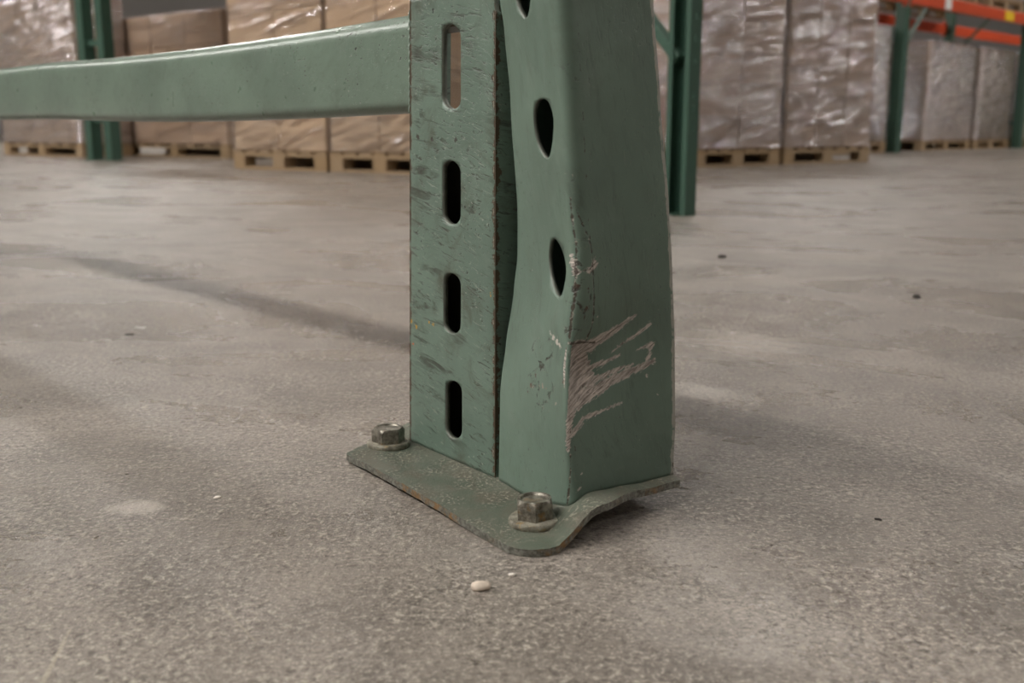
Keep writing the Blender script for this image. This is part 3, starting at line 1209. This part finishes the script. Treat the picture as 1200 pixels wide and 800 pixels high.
def anchor(px, py, head_r, head_h, wash_r, turn, tilt, dish):
    # seat of the washer on the plate, found along the pixel's ray
    z = PT
    for _ in range(8):
        g = ground(px, py, z)
        z = plate_top(g)
    r = empty('anchor_bolt', (0, 0, 0))
    # hex head: chamfered top, ring rim and shallow dished centre
    bm = bmesh.new()
    n = 48

    def hexr(th, k=1.0):
        q = (th - turn) % (PI / 3) - PI / 6
        return head_r * math.cos(PI / 6) / math.cos(q) * k
    rings = []
    spec = [('h', 1.0, 0.0), ('h', 1.0, head_h * 0.80), ('m', 0.965, head_h * 0.90), ('c', 0.84, head_h), ('c', 0.70, head_h), ('c', 0.62, head_h - dish), ('c', 0.10, head_h - dish)]
    for kind, s, zz in spec:
        ring = []
        for k in range(n):
            th = 2 * PI * k / n + turn
            if kind == 'h':
                rad = hexr(th, s)
            elif kind == 'm':
                rad = min(hexr(th), head_r * 0.925) * s / 0.965 * 0.99
            else:
                rad = head_r * s
            ring.append(bm.verts.new((rad * math.cos(th), rad * math.sin(th), zz)))
        rings.append(ring)
    for a, b in zip(rings, rings[1:]):
        for k in range(n):
            bm.faces.new((a[k], a[(k + 1) % n], b[(k + 1) % n], b[k]))
    bm.faces.new(rings[0][::-1])
    bm.faces.new(rings[-1])
    head = bm_mesh(bm, 'bolt_head')
    smooth_by_angle(head, 28)
    wt = 0.0046
    wm = bm_mesh(lathe([(wash_r * 0.96, -0.0008), (wash_r, 0.0005), (wash_r, wt * 0.7), (wash_r * 0.95, wt), (wash_r * 0.60, wt + 0.0004)]), 'washer')
    smooth_by_angle(wm, 40)
    mw = Matrix.Translation(Vector((g.x, g.y, z))) @ Matrix.Rotation(tilt, 4, 'Y')
    wm.transform(mw)
    head.transform(mw @ Matrix.Translation((0, 0, wt)))
    o = link('anchor_bolt', head, M['bolt'], rack)
    link('washer', wm, M['washer'], o)
    bpy.data.objects.remove(r)


anchor(455, 522, 0.0146, 0.0128, 0.0186, 0.25, 0.02, 0.0012)
anchor(627, 612, 0.0142, 0.0142, 0.0190, 0.55, -0.03, 0.0015)


# ------------------------------------------------------------------ pallets and wrapped loads
CARTON_ME = box_mesh('carton', (-0.5, -0.5, 0), (0.5, 0.5, 1), 0.012, 1)
CART = {}
for nm in ('carton', 'carton_tan'):
    me = CARTON_ME.copy()
    me.materials.append(M[nm])
    CART[nm] = me
BLOCK_ME = box_mesh('block', (-0.5, -0.5, 0), (0.5, 0.5, 1), 0.02, 1)
BLOCK_ME.materials.append(M['wood'])
TAPE_ME = box_mesh('tape', (-0.5, -0.5, 0), (0.5, 0.5, 1))
TAPE_ME.materials.append(M['tape'])


def piece(name, me, parent, x, y, z, sx, sy, sz):
    o = bpy.data.objects.new(name, me)
    COL.objects.link(o)
    o.parent = parent
    o.location = (x, y, z)
    o.scale = (sx, sy, sz)
    return o


PAL_H = 0.13


def pallet(org, rz, wid, dep, label, group):
    """org: front corner; local x along the row, y away from the aisle"""
    r = empty('pallet', org, rz)
    tag(r, label, 'pallet', group)
    for k in range(3):
        yy = 0.05 + (dep - 0.10) * k / 2
        piece('bottom_board', BLOCK_ME, r, wid / 2, yy, 0, wid, 0.10, 0.018)
        for i in range(3):
            xx = 0.06 + (wid - 0.12) * i / 2
            if k != 1:
                piece('block', BLOCK_ME, r, xx, yy, 0.018, 0.12, 0.10, 0.072)
        if k == 1:
            piece('added_stringer', BLOCK_ME, r, wid / 2, yy, 0.018, wid, 0.05, 0.072)  # added to block the lit floor behind, so the gaps look dark
        piece('stringer_board', BLOCK_ME, r, wid / 2, yy, 0.090, wid, 0.10, 0.020)
    nb = 7
    for k in range(nb):
        bw = 0.11
        piece('deck_board', BLOCK_ME, r, bw / 2 + (wid - bw) * k / (nb - 1), dep / 2, 0.110, bw, dep, 0.020)
    return r


def wrap_mesh(wid, dep, hgt, seed, amp=0.006):
    """film around the four sides and over the top rim, pulled into creases"""
    bm = bmesh.new()
    per = 2 * (wid + dep)
    nper = 96
    nz = int(40 * hgt / 1.3)
    g = 0.006

    def at(s):
        s %= per
        if s < wid:
            return Vector((s, -g, 0)), Vector((0, -1, 0))
        s -= wid
        if s < dep:
            return Vector((wid + g, s, 0)), Vector((1, 0, 0))
        s -= dep
        if s < wid:
            return Vector((wid - s, dep + g, 0)), Vector((0, 1, 0))
        s -= wid
        return Vector((-g, dep - s, 0)), Vector((-1, 0, 0))
    rows = []
    for j in range(nz + 1):
        z = 0.003 + (hgt + 0.002) * j / nz
        row = []
        for i in range(nper):
            p, nr = at(per * (i + 0.5) / nper)
            q = Vector((p.x * 1.6 + seed, p.y * 1.6, z * 7 + p.x * 1.1))
            d = amp * (mnoise.noise(q) + 0.6 * mnoise.noise(q * 2.3))
            d += 0.012 * math.exp(-(z / 0.03) ** 2) * mnoise.noise(q * 4)
            pp = p + nr * max(0.001, 0.006 + d)
            row.append(bm.verts.new((pp.x, pp.y, z)))
        rows.append(row)
    for a, b in zip(rows, rows[1:]):
        for i in range(nper):
            bm.faces.new((a[i], a[(i + 1) % nper], b[(i + 1) % nper], b[i]))
    # rim folded over the top
    cx, cy = wid / 2, dep / 2
    inn = [bm.verts.new((cx + (v.co.x - cx) * 0.8, cy + (v.co.y - cy) * 0.8, hgt + 0.008)) for v in rows[-1]]
    for i in range(nper):
        bm.faces.new((rows[-1][i], rows[-1][(i + 1) % nper], inn[(i + 1) % nper], inn[i]))
    return bm_mesh(bm, 'stretch_wrap', True)


def load(org, rz, wid, dep, hgt, nx, ny, nz, kind, wrapk, label, group=None, z0=PAL_H, tape=True, seed=0):
    r = empty('wrapped_load', (org[0], org[1], org[2] + z0), rz)
    tag(r, label, 'pallet load', group)
    rnd = random.Random(seed)
    cw, cdp, ch = wid / nx, dep / ny, hgt / nz
    for k in range(nz):
        for i in range(nx):
            for j in range(ny):
                if 0 < i < nx - 1 and 0 < j < ny - 1 and k < nz - 1:
                    continue
                jx, jy = rnd.uniform(-.004, .004), rnd.uniform(-.004, .006)
                c = piece('carton', CART[kind], r, cw * (i + .5) + jx, cdp * (j + .5) + jy, ch * k, cw - 0.008, cdp - 0.008, ch - 0.003)
                if tape and j == 0:
                    tp = piece('tape', TAPE_ME, c, 0.0, -0.5, 0.0, 0.12, 0.006, 0.22)
                    tp.location = (0, -0.4995, 0.77)
    if wrapk:
        link('stretch_wrap', wrap_mesh(wid, dep, hgt, seed * 3.7), M[wrapk], r)
    return r


def rot_of(d):
    return math.atan2(d.y, d.x)


def place(pix, azdeg, wid, dep, hgt, nx, ny, nz, kind, wrapk, lab, seed, z=0.0, org=None, plab=None):
    """a pallet and the load on it; org or the floor point under pix is its front corner, the row runs along azdeg"""
    o = org if org is not None else ground(*pix)
    d = az(azdeg)
    back = Vector((-d.y, d.x, 0))
    if back.y < 0:                                        # the row must run so that its back points away from the camera
        o = o + d * wid
        d = -d
    rz = rot_of(d)
    o = Vector((o.x, o.y, z))
    pallet(o, rz, wid, dep, plab or ('wooden pallet under the ' + ' '.join(lab.split()[:12])), 'wooden pallets')
    load(o, rz, wid, dep, hgt, nx, ny, nz, kind, wrapk, lab, None, PAL_H, kind == 'carton', seed)


def walk(org, d, xpix, z=0.0):
    """distance along d from org at which the picture column xpix is reached"""
    k = (xpix - 600) / F
    # X = k * depth, depth = y cp - (z - CAMZ) sp
    a = org.x - k * (org.y * cp - (z - CAMZ) * sp)
    b = d.x - k * d.y * cp
    return -a / b


# left row: tan loads standing in the aisle, along azimuth -52
LROW = az(-52)
ol = ground(478, 205)


def lpt(xpix, shift=0.0):
    o = ol + Vector((-LROW.y, LROW.x, 0)) * (-shift)
    return o + LROW * walk(o, LROW, xpix)


pR, pM, pL = lpt(508), lpt(383), lpt(271)
w1 = (pM - pR).length - 0.035
w2 = (pL - pM).length - 0.035
place(None, -52, w1, 1.0, 1.45, 2, 2, 3, 'carton_tan', 'wrap_thin', 'tan carton load whose side is hidden by the slotted bracket', 1, org=pR + LROW * 0.0)
place(None, -52, w2, 1.0, 1.38, 2, 2, 3, 'carton_tan', 'wrap_thin', 'tan carton load next to the shaded load under the shelf', 2, org=pM)
# kraft carton load set back inside the rack
bvec = Vector((LROW.y, -LROW.x, 0))
if bvec.y < 0:
    bvec = -bvec
od = ol + bvec * 1.40
osh = ol + bvec * 0.60                       # front edge of the shelf that shades it
dR = od + LROW * walk(od, LROW, 268)
dL = od + LROW * walk(od, LROW, 147)
place(None, -52, (dL - dR).length, 1.0, 1.21, 3, 2, 4, 'carton', 'wrap_thin', 'shaded carton load set back under the shelf beside the twin green posts', 3, org=dR)
# bright wrapped load at the far side of the twin posts
q0 = ground(97, 184.5)
place(None, -52, 1.55, 0.55, 1.4, 3, 2, 5, 'carton_tan', 'wrap_shiny', 'shiny wrapped carton load behind the strut, beyond the twin posts', 4, org=q0)

# twin posts of the back-to-back rack
tp = empty('twin_rack_upright', (0, 0, 0))
tag(tp, 'pair of dark green rack posts between a shiny and a shaded carton load', 'rack upright')


def post_mesh(name, c, wid, dep, h, rz, z0=0.0):
    """C-section post with a hole row on its front"""
    bm = bmesh.new()
    prof = [(-wid / 2, dep / 2), (-wid / 2, -dep / 2), (wid / 2, -dep / 2), (wid / 2, dep / 2), (wid / 2 - .02, dep / 2), (wid / 2 - .004, dep / 2 - .004), (wid / 2 - .004, -dep / 2 + .004), (-wid / 2 + .004, -dep / 2 + .004), (-wid / 2 + .004, dep / 2 - .004), (-wid / 2 + .02, dep / 2)]
    lo = [bm.verts.new((x, y, z0)) for x, y in prof]
    hi = [bm.verts.new((x, y, h)) for x, y in prof]
    n = len(prof)
    for k in range(n):
        bm.faces.new((lo[k], lo[(k + 1) % n], hi[(k + 1) % n], hi[k]))
    bm.faces.new(lo[::-1])
    bm.faces.new(hi)
    me = bm_mesh(bm, name)
    me.transform(Matrix.Translation((c[0], c[1], 0)) @ Matrix.Rotation(rz, 4, 'Z'))
    return me


def punch(me, c, rz, wid, zs, w, h):
    """cut round-cornered holes through the side wall of a post"""
    bm = bmesh.new()
    for z in zs:
        bmesh.ops.create_cube(bm, size=1, matrix=Matrix.Translation((-wid / 2, 0, z)) @ Matrix.Diagonal((0.016, w, h, 1)))
    cut = bm_mesh(bm, 'cutter')
    cut.transform(Matrix.Translation((c[0], c[1], 0)) @ Matrix.Rotation(rz, 4, 'Z'))
    a, b = bpy.data.objects.new('post_blank', me), bpy.data.objects.new('cutter', cut)
    COL.objects.link(a)
    COL.objects.link(b)
    md = a.modifiers.new('holes', 'BOOLEAN')
    md.operation, md.object, md.solver = 'DIFFERENCE', b, 'EXACT'
    dg = bpy.context.evaluated_depsgraph_get()
    out = bpy.data.meshes.new_from_object(a.evaluated_get(dg))
    bpy.data.objects.remove(a)
    bpy.data.objects.remove(b)
    return out


c1, c2 = ground(112, 187.5), ground(134, 188)
for c in (c1, c2):
    link('post', post_mesh('post', c, 0.10, 0.10, 3.0, math.radians(52)), M['far_green'], tp)
    link('foot_plate', box_mesh('foot_plate', (c.x - .07, c.y - .07, 0), (c.x + .07, c.y + .07, 0.008)), M['far_green'], tp)
for z in (0.35, 1.0, 1.8):
    link('spacer', bar_mesh('spacer', (c1.x, c1.y, z), (c2.x, c2.y, z), 0.05, 0.05), M['far_green'], tp)
# shelf out of view above the set-back load, lengthened to shade it
sh = empty('rack_shelf', (0, 0, 0))
tag(sh, 'out-of-view green rack shelf with planks, shading the set-back load', 'rack shelf')
zb = 1.42
back = bvec
s0 = osh + LROW * (walk(osh, LROW, 268) - 0.25)
s1 = osh + LROW * (walk(osh, LROW, 150) + 0.05)
for off in (-0.05, 1.95):
    link('shelf_beam', bar_mesh('shelf_beam', (s0 + back * off) + Vector((0, 0, zb)), (s1 + back * off) + Vector((0, 0, zb)), 0.05, 0.11, 0.006), M['far_green'], sh)
for k in range(9):
    f = (k + .5) / 9
    a = s0.lerp(s1, f)
    link('plank', bar_mesh('plank', a + back * -0.08 + Vector((0, 0, zb + .07)), a + back * 1.98 + Vector((0, 0, zb + .07)), 0.14, 0.025), M['wood'], sh)
for off in (-0.05, 1.95):
    p = s0 + back * off
    link('post', box_mesh('post', (p.x - .04, p.y - .04, 0), (p.x + .04, p.y + .04, zb + .3), .005), M['far_green'], sh)

# middle green upright behind the damaged one
mu = empty('green_rack_frame', (0, 0, 0))
tag(mu, 'plain dark green rack frame with diagonal brace standing behind the damaged column', 'rack upright')
mc = ground(796, 252)
mrz = math.radians(128.4)
rzU = rot_of(V)
mdep, mwid = 0.052, 0.092
link('post', punch(post_mesh('post', mc, mwid, mdep, 3.0, mrz), mc, mrz, mwid, [z_at(mc, y) for y in (20, 46, 72, 112, 128, 150)], 0.012, 0.018), M['far_green'], mu)
link('foot_plate', box_mesh('foot_plate', (mc.x - .03, mc.y - .03, 0), (mc.x + .03, mc.y + .03, 0.006)), M['far_green'], mu)
mc2 = mc + U * 1.0
link('post', post_mesh('post', mc2, mwid, mdep, 3.0, mrz), M['far_green'], mu)
link('foot_plate', box_mesh('foot_plate', (mc2.x - .06, mc2.y - .06, 0), (mc2.x + .06, mc2.y + .06, 0.006)), M['far_green'], mu)
zbr = z_at(mc, 70)
link('brace', bar_mesh('brace', mc + U * 0.02 + Vector((0, 0, zbr)), mc + U * 0.98 + Vector((0, 0, zbr + 0.95)), 0.04, 0.035, 0.004), M['far_green'], mu)
link('brace', bar_mesh('brace', mc + U * 0.02 + Vector((0, 0, 1.95)), mc + U * 0.98 + Vector((0, 0, zbr + 1.0)), 0.04, 0.035, 0.004), M['far_green'], mu)

# loads of the right row
RA_, RB_ = ground(813, 196.5), ground(1016, 190.0)
rd = (RB_ - RA_).normalized()
razd = math.degrees(math.atan2(rd.x, rd.y))
kk = walk(RA_, rd, 915)
kend = walk(RA_, rd, 1017)
place(None, razd, kk - 0.02, 0.9, 1.62, 2, 2, 7, 'carton', 'wrap', 'tall wrapped carton load beside the plain green rack frame', 11, org=RA_)
place(None, razd, kend - kk - 0.03, 0.9, 1.60, 3, 2, 8, 'carton', 'wrap', 'tall wrapped carton load between another tall load and the orange rack', 12, org=RA_ + rd * (kk + 0.035))
# brown load glimpsed behind the damaged column
ob = ground(700, 187)
place(None, 84, 0.95, 0.6, 1.3, 2, 2, 4, 'carton', 'wrap_thin', 'carton load glimpsed between the damaged column and the plain green frame', 13, org=ob)

# far rack with orange beams
FR = az(45.6)
FB = Vector((-FR.y, FR.x, 0))
P0 = ground(1046, 178.5)
frz = rot_of(FR)
zbm = z_at(P0 + FR * 0.25, 6.5)            # underside of the front beam
ZBM = zbm
bays = (-2.9, 0.0, 3.85, 7.7)


def fpt(l, b=0.0, z=0.0):
    p = P0 + FR * l + FB * b
    return Vector((p.x, p.y, z))


flabels = ('green rack upright at the far end of the orange beams', 'green rack upright with knee brace where two orange beams meet', 'green rack upright beyond the shiny loads under the orange beam', 'green rack upright at the end of the last orange bay')
for l, lab in zip(bays, flabels):
    u_ = empty('far_rack_upright', (0, 0, 0))
    tag(u_, lab, 'rack upright', 'uprights of the orange rack')
    for b in (0.0, 1.1):
        p = fpt(l, b)
        link('post', post_mesh('post', p, 0.12, 0.12, 3.4, frz), M['far_green'], u_)
        link('foot_plate', box_mesh('foot_plate', (p.x - .08, p.y - .08, 0), (p.x + .08, p.y + .08, .008)), M['far_green'], u_)
    link('brace', bar_mesh('brace', fpt(l, .05, .3), fpt(l, 1.05, 1.3), .04, .03), M['far_green'], u_)
    link('brace', bar_mesh('brace', fpt(l, .05, 2.3), fpt(l, 1.05, 1.3), .04, .03), M['far_green'], u_)
    if l == 0.0:
        link('knee_brace', bar_mesh('knee_brace', fpt(0.06, -.02, z_at(P0, 52)), fpt(0.56, -.02, zbm + .01), .045, .03), M['brace_grey'], u_)


def beam(l0, l1, b, lab):
    zbm = ZBM - (0.04 if b > 0.5 else 0.0)
    r = empty('rack_beam', (0, 0, 0))
    tag(r, lab, 'rack beam', 'orange rack beams')
    rr = 0.145
    link('bar', bar_mesh('bar', fpt(l0 + .06, b, zbm + rr / 2), fpt(l1 - .06, b, zbm + rr / 2), 0.05, rr, .01), M['far_red'], r)
    for l in (l0 + .05, l1 - .05):
        link('end_plate', bar_mesh('end_plate', fpt(l, b, zbm - .03), fpt(l, b, zbm + .20), 0.06, 0.02), M['far_red'], r)
    return r


b1 = beam(0, 3.85, -0.045, 'orange-red front rack beam with a yellow label')
beam(0, 3.85, 1.145, 'orange-red rear rack beam above the wrapped loads')
beam(-2.9, 0, -0.045, 'orange-red front rack beam passing behind the tall wrapped loads')
beam(-2.9, 0, 1.145, 'orange-red rear rack beam passing behind the tall wrapped loads')


beam(3.85, 7.7, -0.045, 'orange-red front rack beam of the last bay')
beam(3.85, 7.7, 1.145, 'orange-red rear rack beam of the last bay')


def beam_label(xpix, mat, wid, hgt, zc):
    l = walk(P0, FR, xpix, zbm)
    a, b = fpt(l - wid / 2, -.073, zbm + zc), fpt(l + wid / 2, -.073, zbm + zc)
    link('label_plate', bar_mesh('label_plate', a, b, 0.006, hgt), mat, b1)


beam_label(1176, M['yellow'], 0.30, 0.12, 0.07)
beam_label(1104, M['paper'], 0.17, 0.13, 0.075)

L1, L2, L3, L4 = (walk(P0, FR, q) for q in (1087, 1142, 1148, 1197))
ztop = z_at(fpt(L1), 46)
place(None, 45.6, L2 - L1, 1.0, ztop - PAL_H, 3, 2, 4, 'carton', 'wrap_shiny', 'wrapped carton load under the orange beam beside the knee-braced upright', 21, org=fpt(L1, 0.08))
place(None, 45.6, min(L4, 3.80) - L3 - 0.07, 1.0, ztop - PAL_H, 2, 2, 4, 'carton', 'wrap_shiny', 'wrapped carton load under the orange beam beneath the yellow label', 22, org=fpt(L3, 0.08))
place(None, 45.6, 1.2, 1.0, ztop - PAL_H, 2, 2, 4, 'carton', 'wrap', 'wrapped carton load past the last upright of the orange rack', 24, org=fpt(4.05, 0.08))
place(None, 45.6, 1.25, 1.0, z_at(fpt(-.3), 30) - PAL_H, 3, 2, 6, 'carton', 'wrap_shiny', 'wrapped carton load squeezed between a tall load and the knee-braced upright', 23, org=fpt(-1.42, 0.02))
# loads on the beams
zu = zbm + 0.145
place(None, 45.6, 1.2, 1.18, 1.1, 2, 2, 3, 'carton', 'wrap', 'wrapped load on top of the orange beams near the white label', 31, z=zu, org=fpt(0.75, -0.05))
place(None, 45.6, 1.2, 1.18, 1.1, 2, 2, 3, 'carton', 'wrap', 'wrapped load on top of the orange beams above the yellow label', 32, z=zu, org=fpt(2.3, -0.05))


# ------------------------------------------------------------------ small debris on the floor
def chip(px, py, sx, sy, sz, rz, mat, label, seed):
    bm = bmesh.new()
    bmesh.ops.create_icosphere(bm, subdivisions=2, radius=1)
    for v in bm.verts:
        d = 1 + 0.28 * mnoise.noise(v.co * 1.3 + Vector((seed, 0, 0)))
        v.co = Vector((v.co.x * sx * d, v.co.y * sy * d, v.co.z * sz * d))
    zmin = min(v.co.z for v in bm.verts)
    for v in bm.verts:
        v.co.z = max(v.co.z - zmin * 0.7, 0) - 0.0002
    o = link('debris_chip', bm_mesh(bm, 'debris_chip', True), mat)
    g = ground(px, py)
    o.location = (g.x, g.y, 0)
    o.rotation_euler = (0, 0, rz)
    tag(o, label, 'debris')


M['chip_pale'] = plain('pale_stone', (0.58, 0.49, 0.40), 0.7, 0, 0.25, 200)
M['chip_white'] = plain('white_flake', (0.75, 0.70, 0.62), 0.6)
M['chip_dark'] = plain('dark_splinter', (0.03, 0.024, 0.018), 0.7)
chip(563, 690, 0.0066, 0.0045, 0.0032, 0.1, M['chip_pale'], 'pale rounded pebble on the concrete before the foot plate', 1)
chip(255, 583, 0.0030, 0.0022, 0.0010, 0.5, M['chip_white'], 'tiny white flake on the concrete near the pale worn patch', 2)
chip(1029, 609, 0.0030, 0.0011, 0.0010, -0.4, M['chip_dark'], 'thin dark splinter lying alone on the bare concrete', 3)
chip(846, 302, 0.010, 0.009, 0.004, 0.2, M['chip_dark'], 'small dark crumb on the concrete near the plain green frame', 4)
chip(151, 392, 0.007, 0.0035, 0.0012, 0.2, M['chip_dark'], 'small dark smear of rubber beside the shadow of the strut', 5)
chip(1074, 349, 0.007, 0.007, 0.004, 0.1, M['chip_dark'], 'small brown crumb on the open concrete before the orange rack', 6)
chip(600, 674, 0.0022, 0.0016, 0.0011, 0.1, M['chip_white'], 'tiny white grain beside the pale pebble', 7)
